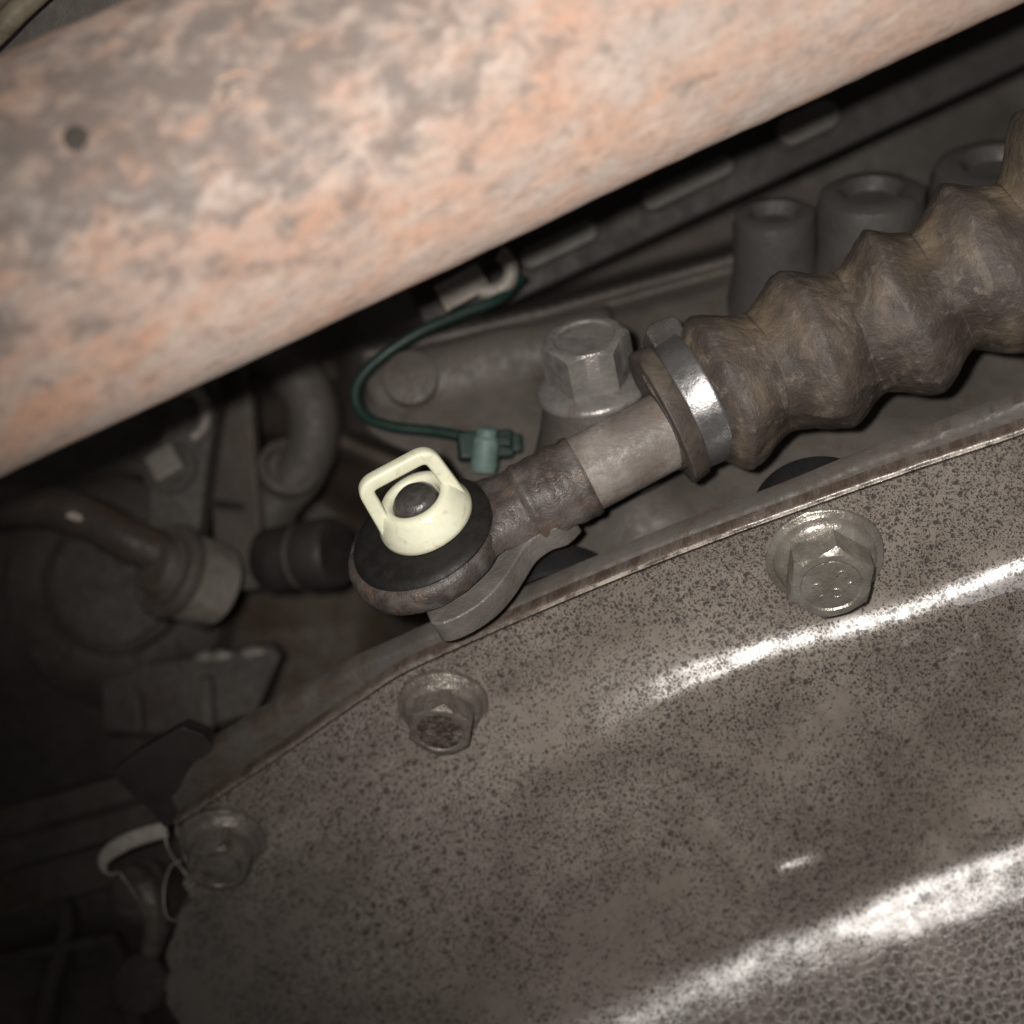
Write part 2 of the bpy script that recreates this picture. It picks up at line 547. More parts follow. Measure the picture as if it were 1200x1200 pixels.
M['forged_grey'] = worn('forged_steel_grey', (0.105, 0.094, 0.088), (0.15, 0.135, 0.125), (0.12, 0.085, 0.06), 120, 560, (0.36, 0.6), 0.0, 0.35, 0.34, 0.5)
M['rod'] = worn('plated_rod', (0.15, 0.13, 0.118), (0.25, 0.225, 0.205), (0.14, 0.10, 0.075), 85, 900, (0.42, 0.65), 0.0, 0.22, 0.40, 0.45)
M['steel'] = worn('bright_steel', (0.30, 0.295, 0.30), (0.40, 0.39, 0.39), (0.10, 0.092, 0.09), 130, 700, (0.24, 0.45), 0.85, 0.12, 0.33, 0.5)
M['bolt_grey'] = worn('bolt_grey', (0.20, 0.188, 0.178), (0.27, 0.252, 0.238), (0.10, 0.072, 0.064), 140, 700, (0.28, 0.5), 0.4, 0.22, 0.38, 0.5)
M['bolt_zinc'] = worn('bolt_zinc', (0.25, 0.232, 0.20), (0.36, 0.34, 0.305), (0.12, 0.095, 0.072), 190, 900, (0.24, 0.42), 0.6, 0.25, 0.33, 0.5)
M['bolt_pit'] = worn('bolt_pitted', (0.10, 0.075, 0.06), (0.20, 0.175, 0.145), (0.028, 0.018, 0.015), 330, 1400, (0.4, 0.7), 0.0, 0.5, 0.50, 0.5)
M['bolt_dim'] = worn('bolt_dim', (0.17, 0.15, 0.132), (0.24, 0.215, 0.19), (0.085, 0.06, 0.045), 130, 700, (0.28, 0.5), 0.45, 0.45, 0.42, 0.5)
M['rubber'] = worn('black_rubber', (0.008, 0.0075, 0.007), (0.013, 0.012, 0.011), (0.024, 0.020, 0.018), 90, 500, (0.5, 0.7), 0.0, 0.14, 0.33, 0.35)
M['plug'] = worn('shiny_black_rubber', (0.012, 0.013, 0.014), (0.018, 0.018, 0.019), (0.03, 0.028, 0.026), 120, 700, (0.25, 0.42), 0.0, 0.08, 0.25, 0.5)
M['rim'] = worn('boot_rim', (0.058, 0.047, 0.040), (0.095, 0.078, 0.062), (0.036, 0.029, 0.025), 150, 500, (0.45, 0.65), 0.0, 0.25, 0.4)
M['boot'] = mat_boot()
M['clip'] = mat_clip()
M['pin'] = worn('pin', (0.06, 0.055, 0.052), (0.10, 0.092, 0.088), (0.03, 0.026, 0.024), 220, 800, (0.2, 0.4), 0.3, 0.25, 0.35, 0.6)
M['wire_green'] = worn('green_wire', (0.005, 0.019, 0.015), (0.007, 0.025, 0.020), (0.012, 0.018, 0.015), 120, 600, (0.4, 0.55), 0.0, 0.05, 0.35)
M['conn_pale'] = worn('pale_green_plastic', (0.10, 0.155, 0.14), (0.13, 0.19, 0.175), (0.05, 0.09, 0.08), 150, 700, (0.45, 0.6), 0.0, 0.08, 0.35)
M['beige'] = worn('beige_sleeve', (0.36, 0.31, 0.225), (0.42, 0.37, 0.28), (0.25, 0.20, 0.14), 70, 500, (0.5, 0.7), 0.0, 0.1, 0.35)
M['shield'] = worn('heat_shield', (0.15, 0.132, 0.118), (0.19, 0.17, 0.155), (0.10, 0.075, 0.058), 60, 500, (0.45, 0.65), 0.0, 0.2, 0.4)
M['oldrod'] = worn('dark_rusty_rod', (0.045, 0.036, 0.031), (0.065, 0.052, 0.045), (0.075, 0.042, 0.028), 90, 500, (0.4, 0.65), 0.0, 0.35, 0.42)
M['chip'] = worn('pale_chips', (0.42, 0.36, 0.32), (0.50, 0.44, 0.39), (0.30, 0.22, 0.18), 200, 800, (0.5, 0.7), 0.0, 0.2, 0.3)
M['bush'] = worn('grey_bushing', (0.20, 0.18, 0.16), (0.26, 0.235, 0.21), (0.13, 0.09, 0.065), 80, 500, (0.4, 0.6), 0.1, 0.25, 0.38)
M['strap'] = worn('dark_strap', (0.075, 0.064, 0.056), (0.10, 0.086, 0.076), (0.085, 0.055, 0.038), 60, 450, (0.5, 0.75), 0.0, 0.25, 0.38)
M['pale_strip'] = worn('pale_strip', (0.42, 0.39, 0.35), (0.50, 0.46, 0.42), (0.30, 0.26, 0.22), 120, 700, (0.4, 0.6), 0.0, 0.1, 0.3)
M['rib'] = worn('far_rib', (0.09, 0.082, 0.076), (0.115, 0.105, 0.097), (0.08, 0.07, 0.063), 70, 400, (0.45, 0.7), 0.0, 0.2, 0.35)
M['wire'] = worn('bare_wire', (0.45, 0.43, 0.40), (0.55, 0.52, 0.48), (0.25, 0.2, 0.16), 300, 900, (0.3, 0.5), 0.4, 0.05, 0.3)

# ================================================================ large structure
# ---- underbody far behind everything
def far_z(px, py):
    z = -118 + 0.012 * (px - 600) + 10 * mnoise.noise(V((px * 0.004, py * 0.004, 3.1)))
    return z
m = MB()
m.grid(lambda u, v: P(lerp(-420, 1620, u), lerp(-420, 1620, v), far_z(lerp(-420, 1620, u), lerp(-420, 1620, v))), 60, 60)
ub = m.build('underbody', M['pan'])
ub['kind'] = 'structure'

# ---- gearbox housing: cast wall with a ledge along its top
def hz(px, py):
    z = -40 + 0.025 * (px - 600) + 0.10 * (py - 450)
    z = min(z, -13 + 0.018 * (px - 600))
    ytop = keyed([(300, 436), (430, 402), (640, 352), (860, 290), (1250, 186)], px, False)
    dy = py - ytop
    z -= 5.5 * sstep(46, 20, dy)            # step below the top flange
    z += 5.0 * sstep(28, 14, dy)            # raised top bead
    z -= 62 * sstep(9, -9, dy)              # away into the dark
    xb = keyed([(300, 405), (500, 418), (560, 520), (640, 612), (700, 606), (800, 600)], py)
    z -= 46 * sstep(xb + 16, xb - 26, px)   # falls away left of the lever
    z += 0.8 * mnoise.noise(V((px * 0.012, py * 0.012, 0.7))) + 0.3 * mnoise.noise(V((px * 0.04, py * 0.04, 4.7)))
    z -= 44 * sstep(xb - 40, xb - 190, px)
    # swelling under the cable
    z += 5 * math.exp(-(((px - 765) / 60) ** 2 + ((py - 585) / 45) ** 2))
    return min(z, 8 - 0.0945 * (py - 650) - 16 + 34 * sstep(60, -10, py - (590 - 0.39 * (px - 960))))
gb = thing('gearbox_housing', P(700, 560, -30), 'dirty grey cast gearbox housing behind the cable and rubber boot', 'gearbox')
m = MB()
X0, X1, Y0, Y1 = 150, 1330, 150, 900
m.grid(lambda u, v: P(lerp(X0, X1, u), lerp(Y0, Y1, v), hz(lerp(X0, X1, u), lerp(Y0, Y1, v))), 250, 190)
wl = m.build('wall', [M['cast'], M['recess']], gb, sharp=None, fix=False)
for pl in wl.data.polygons:
    c_ = pl.center * 1000 + V(gb['_base'])
    kx = D / (D - c_.z) / S
    px_, py_ = 600 + c_.x * kx, 600 - c_.y * kx
    if px_ < keyed([(300, 405), (500, 418), (560, 520), (640, 612), (700, 606), (800, 600)], py_) - 8:
        pl.material_index = 1
def lug(px, py, z, rpx, h, ax, dish=True):
    k = mmpx(z)
    r = rpx * k
    f = Frame(P(px, py, z), ax)
    prof = [(r * 1.3, -h * 1.0), (r * 1.08, -h * 0.4), (r, 0), (r, h * 0.72), (r * 0.95, h * 0.93), (r * 0.82, h)]
    prof += [(r * 0.60, h), (r * 0.50, h - 1.2), (r * 0.46, h - 2.2), (0, h - 2.4)] if dish else [(0, h + 0.4)]
    return MB().lathe(prof, f, 40, 0.03, px)
lug(908, 306, -38, 48, 10, (-0.12, 0.80, 0.58)).build('boss', M['cast_shaded'], gb)
lug(1020, 288, -34, 62, 11, (-0.12, 0.80, 0.58)).build('boss', M['cast_shaded'], gb)
lug(1165, 262, -34, 76, 12, (-0.10, 0.78, 0.6)).build('boss', M['cast_shaded'], gb)
m = MB()
bb = spline([P(*c) for c in ((448, 466, -46), (462, 460, -45), (520, 444, -44), (600, 424, -43), (720, 396, -42))], 8)
m.tube(bb, lambda i: 6.6 * math.sqrt(min(1, (i + 0.6) / 5)), 24, True, up=(0, 0, 1), ab=(0.8, 1.0))
m.shake(0.5, 0.12, 4)
m.build('ridge', M['cast'], gb, sharp=None)
lug(484, 448, -42, 34, 3.5, (-0.1, 0.25, 0.96), False).build('boss', M['cast'], gb)
# cone below the hex bolt
NB = V((-0.20, 0.79, 0.58)).normalized()
BB = P(696, 455, -14)
fb = Frame(BB, NB)
MB().lathe([(13.5, -14), (10.6, -7), (9.2, -2), (8.9, -0.6), (8.6, 0), (0, 0)], fb, 44, 0.03, 2).build('bolt_seat', M['cast'], gb)

# ---- exhaust pipe
PIPE_R = 22.3
ctr = [(-520, 545, 57), (-300, 440, 54), (-102, 343, 51), (250, 184, 46), (600, 28, 40), (900, -104, 35), (1110, -195, 32), (1500, -370, 26), (1800, -505, 22)]
ctr = [(x + 9, y + 21, z) for x, y, z in ctr]
cp = spline([P(*c) for c in ctr], 14)
ep = thing('exhaust_pipe', P(300, 160, 45), 'thick rusty exhaust pipe with orange and grey scale', 'pipe')
base = V(ep['_base'])
def on_pipe(px, py):
    """first hit of a pixel ray on the pipe"""
    z = 90.0
    for _ in range(400):
        q = P(px, py, z)
        dd = min((q - c).length for c in cp)
        if dd <= PIPE_R + 0.15:
            break
        z -= 0.25
    return P(px, py, z)
q = (on_pipe(185, 130) - base) * U
R25 = Matrix.Rotation(math.radians(-25), 3, 'Z')
q = R25 @ q
PIPE_PATCH = (q.x * 0.42, q.y, q.z * 0.3)
M['pipe'] = mat_pipe()
m = MB()
cps = spline([P(*c) for c in ctr], 30)
def pdisp(i, a):
    p = cps[i]
    return 0.45 * mnoise.noise(V((p.x * 0.03, math.cos(a) * 1.2, math.sin(a) * 1.2))) + \
           0.10 * mnoise.noise(V((p.x * 0.35, math.cos(a) * 9, math.sin(a) * 9)))
m.tube(cps, PIPE_R, 120, False, disp=pdisp)
m.build('tube', M['pipe'], ep, sharp=None)
# stamped figures "16" with a raised lip above them, and one corroded spot
def stroke(pts, rad, mat, name, par, lift=0.2):
    mm_ = MB()
    w_ = []
    seq = spline([(x, y, 0) for x, y in pts], 6) if len(pts) > 2 else [V((lerp(pts[0][0], pts[1][0], k / 6), lerp(pts[0][1], pts[1][1], k / 6), 0)) for k in range(7)]
    w_ = [on_pipe(p.x, p.y) + V((0, 0, lift)) for p in seq]
    mm_.tube(w_, rad, 8)
    return mm_.build(name, mat, par, sharp=None)
PM = worn('pipe_pale_rust', (0.37, 0.29, 0.25), (0.40, 0.31, 0.26), (0.38, 0.22, 0.15), 150, 700, (0.55, 0.8), 0.0, 0.2, 0.4)
stroke([(260, 104), (251, 122)], 0.30, PM, 'stamped_figure', ep)
stroke([(283, 103), (274, 108), (270, 118), (276, 123), (285, 119), (284, 112), (274, 113)], 0.28, PM, 'stamped_figure', ep)
stroke([(253, 97), (266, 90), (280, 85), (296, 88), (308, 91)], 0.34, PM, 'raised_lip', ep, 0.1)
sp = on_pipe(88, 162)
ax = min(((sp - c).length, c) for c in cp)[1] if False else min(cp, key=lambda c: (sp - c).length)
fn_ = Frame(sp + (sp - ax).normalized() * 0.05, sp - ax)
MB().lathe([(1.5, -0.5), (1.45, -0.02), (1.25, 0.10), (0.5, 0.02), (0, 0.0)], fn_, 24, 0.1, 3).build('scab', M['cast'], ep)

# ---- pitted steel guard: a folded sheet swept along its upper edge
EDGE = [(1420, 424), (1320, 462), (1200, 508), (1080, 548), (960, 590), (830, 637), (720, 680), (620, 722), (530, 762), (470, 790),
        (415, 826), (330, 885), (262, 930), (205, 968)]
EDGE = list(reversed(EDGE))
es = spline([(x, y, 0) for x, y in EDGE], 16)
elen = [0.0]
for a_, b_ in zip(es, es[1:]):
    elen.append(elen[-1] + (b_ - a_).length)
TOT = elen[-1]
def edge_at(t):
    L = t * TOT
    lo, hi = 0, len(elen) - 1
    while hi - lo > 1:
        mid = (lo + hi) // 2
        if elen[mid] <= L:
            lo = mid
        else:
            hi = mid
    k = (L - elen[lo]) / max(1e-9, elen[hi] - elen[lo])
    return es[lo].lerp(es[hi], k)
def t_of_x(x):
    lo, hi = 0.0, 1.0
    for _ in range(40):
        mid = (lo + hi) / 2
        if edge_at(mid).x < x:
            lo = mid
        else:
            hi = mid
    return lo
PA, PB = 0.004, 0.0945
def plane_z(px, py):
    return 8 + PA * (px - 965) - PB * (py - 650)
TH = [(0, -33), (92, -33), (116, -22), (135, 1), (142, 6), (149, 0), (166, -27), (186, -38), (270, -34), (388, -29), (436, -14), (462, 14), (482, 19), (506, 16), (540, 2), (600, -6), (860, -6)]
def integrate(keys):
    h = [0.0]
    for d_ in range(1, 1000):
        h.append(h[-1] + (S * math.tan(math.radians(keyed(keys, d_))) + PB))
    return h
HD = integrate(TH)
HD2 = integrate([(a, v + (9 if 130 < a < 160 else 0)) for a, v in TH])
def hprof(d, k=0.0):
    d = max(0.0, min(998.0, d))
    i = int(d)
    return lerp(lerp(HD[i], HD[i + 1], d - i), lerp(HD2[i], HD2[i + 1], d - i), k)
def sweep_dir(t):
    k = sstep(0.0, 0.34, t)
    v = V((lerp(0.02, 0.40, k), lerp(1.0, 0.917, k), 0))
    return v.normalized()
def sheet(t, d):
    e = edge_at(t)
    s_ = sweep_dir(t)
    px, py = e.x + s_.x * d, e.y + s_.y * d
    px += (1 - sstep(0, 0.12, t)) * sstep(0, 40, d) * (13 * math.sin(d * 0.026) + 9 * mnoise.noise(V((d * 0.05, 7.7, 0))) + 3 * mnoise.noise(V((d * 0.2, 1.7, 0))))
    fade = lerp(0.10, 1.0, sstep(280, 690, px))
    z = plane_z(px, py)
    # the fold fades out to the left
    off = keyed([(400, 2), (640, 6), (780, -4), (860, -3), (1060, 12), (1260, 4)], px) * sstep(0, 90, d) * sstep(330, 200, d)
    z += hprof(d - off, sstep(840, 1130, px)) * fade
    xs_ = px - 965 if px > 640 else -325 + (px - 640) * 0.15
    z -= 0.034 * xs_ * sstep(60, 430, d)
    z += 4.4e-5 * max(0.0, px - 850) ** 2 * sstep(300, 430, d)
    z -= 1.05e-4 * max(0.0, 640 - px) ** 2 * sstep(60, 260, d)
    z += 2.0e-5 * (max(700.0, px) - 1060) ** 2 * sstep(60, 125, d)
    # stamped dent
    a, b = px - 935, py - 1012
    u, v = a * 0.95 - b * 0.30, a * 0.30 + b * 0.95
    win = math.exp(-(u / 36) ** 4)
    z += 1.75 * win * (sstep(-13, 9, v) - sstep(7, 75, v))
    # broad unevenness
    z += 0.7 * mnoise.noise(V((px * 0.006, py * 0.006, 9.2))) + 0.12 * mnoise.noise(V((px * 0.03, py * 0.03, 2.2)))
    return px, py, z
def sheet_n(t, d):
    p = P(*sheet(t, d))
    a = P(*sheet(min(1, t + 0.002), d)) - P(*sheet(max(0, t - 0.002), d))
    b = P(*sheet(t, d + 2)) - P(*sheet(t, max(0, d - 2)))
    n_ = a.cross(b).normalized()
    return n_ if n_.z > 0 else -n_
FLAKE = (TOT * t_of_x(1010) / 100, TOT * t_of_x(560) / 100)
M['plate'] = mat_plate()
ps = thing('guard_plate', P(*sheet(0.5, 60)), 'pitted grey-brown folded steel guard plate with rusty upper edge', 'plate')
m = MB()
NU, NVv, DM = 360, 235, 830.0
TK = 2.6
BACK = V((0.10, 0.57, -0.81)).normalized()
def dof_(v):
    return DM * v
rows = m.grid(lambda u, v: P(*sheet(u, dof_(v))), NU, NVv, lambda u, v: (u * TOT / 100, dof_(v) / 100))
# the cut edge: rounded over, then back
prev = rows[0]
edge_off = [(0.25, 0.04), (0.55, 0.12), (0.8, 0.35), (0.9, 0.8), (0.9, TK)]
UPV = V((-0.30, 0.76, 0.57)).normalized()
for k, (upo, bk) in enumerate(edge_off):
    row = []
    for i in range(NU + 1):
        p = P(*sheet(i / NU, 0))
        nz_ = 0.10 * mnoise.noise(V((i * 0.35, k * 0.2, 1.0))) + 0.12 * mnoise.noise(V((i * 0.06, 3.0, 1.0)))
        row.append(m.vert(p + UPV * (upo + nz_ * upo) + BACK * bk, (i / NU * TOT / 100, -0.02 - 0.03 * k)))
    for i in range(NU):
        m.f.append((prev[i], prev[i + 1], row[i + 1], row[i]))
    prev = row
# left cut edge and back
prevc = [r[0] for r in rows]
rowc = [m.vert(m.v[i] + V((-0.5, 0, -TK)), (m.uv[i][0], m.uv[i][1])) for i in prevc]
for i in range(len(prevc) - 1):
    m.f.append((prevc[i], prevc[i + 1], rowc[i + 1], rowc[i]))
# back face (coarse)
m.grid(lambda u, v: P(*sheet(u, dof_(v))) + BACK * TK, 60, 40, lambda u, v: (u * TOT / 100, dof_(v) / 100))
m.build('sheet', M['plate'], ps, sharp=None, fix=False)

# ---- flange behind the guard
bf = thing('backing_flange', P(*sheet(0.5, -10)) + BACK * TK, 'rusty brown cast flange strip clamped behind the guard plate', 'flange')
def fl_top(t):
    x = edge_at(t).x
    return keyed([(205, 26), (240, 44), (330, 40), (400, 28), (480, 16), (620, 8), (900, 9), (1060, 15), (1200, 20), (1420, 22)], x)
def fl_pt(t, d, bk):
    e = edge_at(t)
    px, py = e.x + 0.40 * d, e.y + 0.917 * d
    z = plane_z(px, py)
    return P(px, py, z) + BACK * bk
m = MB()
NF = 220
T0 = 0.0
secs = [(0, TK + 5), (30, TK + 0.15), ]
def frow(fn):
    return [m.vert(fn(i / NF)) for i in range(NF + 1)]
r1 = frow(lambda t: fl_pt(t, 30, TK + 0.1))
r2 = frow(lambda t: fl_pt(t, -fl_top(t) + 5 + 1.2 * mnoise.noise(V((t * 90, 0, 0))), TK + 0.1))
r3 = frow(lambda t: fl_pt(t, -fl_top(t) + 1.2 * mnoise.noise(V((t * 90, 0, 0))), TK + 0.7))
r4 = frow(lambda t: fl_pt(t, -fl_top(t) - 2, TK + 3.5))
r5 = frow(lambda t: fl_pt(t, 30, TK + 3.5))
for a_, b_ in ((r1, r2), (r2, r3), (r3, r4), (r4, r5), (r5, r1)):
    for i in range(NF):
        m.f.append((a_[i], a_[i + 1], b_[i + 1], b_[i]))
m.f.append((r1[0], r2[0], r3[0], r4[0], r5[0]))
m.build('strip', M['flange'], bf, sharp=50)
# folded dark end of the flange at the left
fe = Frame(P(190, 905, -34), (-0.25, -0.15, 0.95), (0.87, 0.42, 0.2))
m = MB()
k_ = mmpx(-34)
out = [(130, 906), (160, 882), (212, 852), (238, 862), (256, 884), (244, 938), (206, 966), (192, 970), (176, 950), (150, 928)]
m2 = [P(x, y, plane_z(x, y) - 1.2 - TK) for x, y in out]
m3 = [p + V((0.4, 1.0, -4)) for p in m2]
m.loops([m2, m3], True, True, True)
m.build('end_tab', M['flange_dark'], bf, bevel=0.2)
# black rubber plugs that show above the flange
NPL = V((-0.10, -0.57, 0.81)).normalized()
def plug(px, py, r):
    z = plane_z(px, py) - 8.5
    t = thing('rubber_plug', P(px, py, z), '', 'plug', None)
    f = Frame(P(px, py, z), NPL)
    MB().lathe([(r, -7), (r, -0.8), (r * 0.97, -0.2), (r * 0.90, 0), (r * 0.86, -0.5), (r * 0.82, -0.6), (r * 0.78, -0.05), (r * 0.5, -0.25), (0, -0.3)], f, 56).build('cap', M['plug'], t)
    return t
t = plug(962, 628, 10.4)
t['label'] = 'shiny black rubber plug peeking over the flange below the bellows boot'
t = plug(658, 726, 10.2)
t['label'] = 'black rubber plug peeking over the flange beside the lever under the cable eye'

# ---- far crossmember with raised pale ribs, in the shade of the pipe
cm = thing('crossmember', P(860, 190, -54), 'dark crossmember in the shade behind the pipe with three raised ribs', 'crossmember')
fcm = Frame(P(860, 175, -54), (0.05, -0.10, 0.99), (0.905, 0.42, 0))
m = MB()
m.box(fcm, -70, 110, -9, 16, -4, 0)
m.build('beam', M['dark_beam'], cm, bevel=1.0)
for (x, y, L_, w_) in ((655, 288, 50, 13), (806, 216, 60, 12), (946, 146, 40, 18)):
    fr = Frame(P(x, y, -52.5), (0.02, 0.12, 0.99), (0.88, 0.44, 0))
    kk = mmpx(-52)
    hw = w_ * kk
    hl = L_ * kk
    o2 = []
    for i in range(12):
        a_ = math.pi * i / 11 - math.pi / 2
        o2.append((hl - hw + hw * math.cos(a_), hw * math.sin(a_)))
    for i in range(12):
        a_ = math.pi * i / 11 + math.pi / 2
        o2.append((-hl + hw + hw * math.cos(a_), hw * math.sin(a_)))
    MB().prism(o2, fr, -2, 1.6).build('rib', M['rib'], cm, bevel=0.8, seg=3)

# ---- heat shield and sleeves in the corner behind the pipe
hs = thing('heat_shield', P(40, 20, 8), 'brownish grey sheet behind the far side of the pipe', 'heat shield')
m = MB()
m.grid(lambda u, v: P(lerp(-160, 300, u), lerp(-160, 130, v), 12 + 1.5 * mnoise.noise(V((u * 5, v * 5, 0))) - 6 * v), 40, 30)
q2 = m.grid(lambda u, v: P(lerp(-160, 300, u), lerp(-160, 130, v), 10.5 - 6 * v), 4, 4)
m.build('sheet', M['shield'], hs, sharp=None)
for i, (pts, r, lab) in enumerate((([(-60, 92), (0, 34), (22, 12), (60, -22), (130, -80)], 1.7, 'tan sleeved cable nearer the pipe in the corner'),
                       ([(-60, 40), (-10, 0), (20, -28), (80, -80)], 1.9, 'tan sleeved cable farther from the pipe in the corner'))):
    a_ = thing('sleeved_cable', P(pts[1][0], pts[1][1], 19), lab, 'cable', 'tan cables in the corner')
    MB().tube(spline([P(x, y, 17.5) for x, y in pts], 8), r, 14).build('sleeve', M['beige'], a_)

# ================================================================ the shift cable
C_ = V((0.882, 0.471, 0.0)).normalized()
N_ = V((-0.345, 0.68, 0.64))
N_ = (N_ - C_ * N_.dot(C_)).normalized()
O_ = P(505, 652, 0)
FE = Frame(O_, N_, C_)          # a = along cable, b = up/away side, w = pin axis
# b = w x a ; flip so +y is the lower, camera-facing side
T_ = C_.cross(N_)
def E(c, t, n=0.0):
    return O_ + C_ * c + T_ * t + N_ * n

sc = thing('shift_cable', O_, 'shift cable with forged eye, plated rod and dusty brown bellows boot', 'cable')
# forged eye: a loft along the cable that becomes a flat ring
def ring_xs(c, ht, hn, off, p, n=36):
    out = []
    for i in range(n):
        a = 2 * math.pi * i / n
        ca, sa = math.cos(a), math.sin(a)
        x = math.copysign(abs(ca) ** (2 / p), ca) * ht
        y = math.copysign(abs(sa) ** (2 / p), sa) * hn
        out.append(E(c, x, y + off))
    return out
m = MB()
fe_ = Frame(E(0, 0, 0), N_, C_)
m.lathe([(9.5, 0.2), (11.4, -0.2), (12.5, 0.8), (12.8, 2.2), (12.6, 3.8), (11.9, 4.7), (10.8, 4.9), (10.4, 4.2), (9.5, 3.4), (9.5, 0.2)], fe_, 72, 0.012, 1)
xs = [(5.0, 10.2, 2.0, 2.2, 3), (8.5, 9.2, 2.5, 2.2, 3), (11.0, 7.8, 3.4, 1.8, 2.8), (13.5, 7.0, 4.6, 1.0, 2.6), (15.5, 6.7, 5.7, 0.4, 2.3), (17.5, 6.6, 6.3, 0.1, 2.1), (19.5, 6.7, 6.6, 0, 2)]
m.loops([ring_xs(*x) for x in xs], True, True, True)
m.shake(0.25, 0.22, 3.0)
m.shake(0.08, 0.9, 5.0)
eye = m.build('eye', M['forged'], sc, sharp=55)
# bushing
m = MB()
m.lathe([(10.8, 2.2), (11.5, 4.3), (11.9, 5.0), (11.6, 5.5), (10.4, 5.9), (9.0, 6.2), (8.2, 6.5), (5.6, 6.5), (0, 6.5)], Frame(E(0.8, -0.1, 0), N_, C_), 64, 0.01, 4)
m.build('bushing', M['rubber'], eye, sharp=60)
# crimped socket
m = MB()
pts, rad = [], []
for i in range(31):
    c = lerp(16.5, 27.4, i / 30)
    pts.append(E(c, 0, 0))
    rad.append(6.95 - 0.5 * sstep(1.2, 0, c - 16.5) - 0.35 * sstep(0.9, 0, 27.4 - c) + 0.14 * math.sin(c * 1.9))
m.tube(pts, lambda i: rad[i], 48, True, disp=lambda i, a: 0.32 * mnoise.noise(V((i * 0.13, math.cos(a) * 1.4, math.sin(a) * 1.4))) + 0.16 * math.cos(a * 6) * sstep(0, 4, i))
m.build('socket', M['forged'], sc, sharp=50)
# plated rod
m = MB()
pts = [E(lerp(25.5, 46, i / 24), 0, 0) for i in range(25)]
m.tube(pts, lambda i: 6.3 + 0.12 * sstep(3, 0, i), 48, True, disp=lambda i, a: 0.10 * mnoise.noise(V((i * 0.3, math.cos(a) * 2, math.sin(a) * 2))))
m.build('rod', M['rod'], sc, sharp=50)

# bellows boot
bc = [(770, 490, 0), (815, 468, 0), (850, 451, 0), (903, 428, 0.5), (955, 404, 1), (1002, 382, 1.7), (1052, 359, 2.6), (1101, 336, 3.6), (1157, 311, 5),
      (1207, 283, 6.5), (1262, 252, 8.5), (1330, 212, 11), (1400, 168, 14)]
br_ = [66, 72, 97, 73, 102, 76, 107, 78, 110, 81, 142, 118, 150]
bc = [(x, y + keyed([(770, 0), (820, 4), (860, 8), (1060, 8), (1180, 2)], x, False), z) for x, y, z in bc]
path = [P(*c) for c in bc]
bp, br2, ph = [], [], []
SEG = 16
dense = spline(path, SEG)
for i, p in enumerate(dense):
    k = i / SEG
    a = min(int(k), len(br_) - 2)
    f = k - a
    r0, r1 = br_[a] * mmpx(bc[a][2]), br_[a + 1] * mmpx(bc[a + 1][2])
    if a < 1:
        r = lerp(r0, r1, f)
        c = 0.2
    else:
        up = r1 > r0
        x = f if up else 1 - f               # 0 valley .. 1 crest
        g = lerp(x, sstep(0, 1, x), 0.65)
        r = lerp(min(r0, r1), max(r0, r1), g)
        c = x
    bp.append(p)
    br2.append(r)
    ph.append(((k - 1) % 2) / 2 if a >= 1 else 0.4)
RMID = [sum(br2[max(0, i - SEG):i + SEG + 1]) / len(br2[max(0, i - SEG):i + SEG + 1]) for i in range(len(br2))]
m = MB()
NB_ = 96
nrm = None
rows = []
for i in range(len(bp)):
    tg = (bp[min(i + 1, len(bp) - 1)] - bp[max(i - 1, 0)]).normalized()
    u = V((0, 0, 1)) if nrm is None else nrm
    nrm = (u - tg * u.dot(tg)).normalized()
    bn = tg.cross(nrm)
    row = []
    for k in range(NB_ + 1):
        a = 2 * math.pi * k / NB_
        # folds lean and swell a little round the boot
        sh = 0.5 * math.sin(a * 2 + i * 0.05) + 0.75 * mnoise.noise(V((i * 0.05, math.cos(a) * 1.3, math.sin(a) * 1.3)))
        rm = br2[i] - (0.38 * (1 - abs(math.sin(a))) * (br2[i] - RMID[i]) if i > SEG else 0)
        r = rm + 0.65 * mnoise.noise(V((bp[i].x * 0.12, math.cos(a) * 1.6, math.sin(a) * 1.6 + 4))) \
            + 0.28 * mnoise.noise(V((bp[i].x * 0.3, math.cos(a) * 5, math.sin(a) * 5))) + 0.12 * mnoise.noise(V((bp[i].x * 0.7, math.cos(a) * 11, math.sin(a) * 11)))
        row.append(m.vert(bp[i] + tg * sh + (nrm * math.cos(a) + bn * math.sin(a)) * r, (ph[i], k / NB_)))
    rows.append(row)
for a_, b_ in zip(rows, rows[1:]):
    for k in range(NB_):
        m.f.append((a_[k], a_[k + 1], b_[k + 1], b_[k]))
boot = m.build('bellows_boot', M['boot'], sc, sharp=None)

# rim, band and tab at the boot's mouth
AX = (P(840, 456, 0) - P(760, 497, 0)).normalized()
fr = Frame(P(787, 483, 0), AX, (0, 0, 1))
m = MB()
m.lathe([(6.0, -2.0), (11.0, -2.1), (11.45, -1.95), (11.55, -1.7), (11.1, 0.9), (10.9, 1.15), (10.0, 1.25), (9.9, 1.6), (10.2, 2.3), (10.1, 2.7), (9.4, 3.0), (8, 3.0)], fr, 22, 0.06, 6)
m.shake(0.16, 0.35, 2)
m.build('boot_rim', M['rim'], boot, sharp=30)
fr2 = Frame(P(809, 472, 0), AX, (0, 0, 1))
m = MB()
m.lathe([(9.0, -2.1), (10.3, -2.2), (10.5, -1.9), (10.75, 1.9), (10.85, 2.2), (10.75, 2.5), (9.8, 2.6)], fr2, 72, 0.012, 8)
band = m.build('clamp_band', M['steel'], sc, sharp=50)
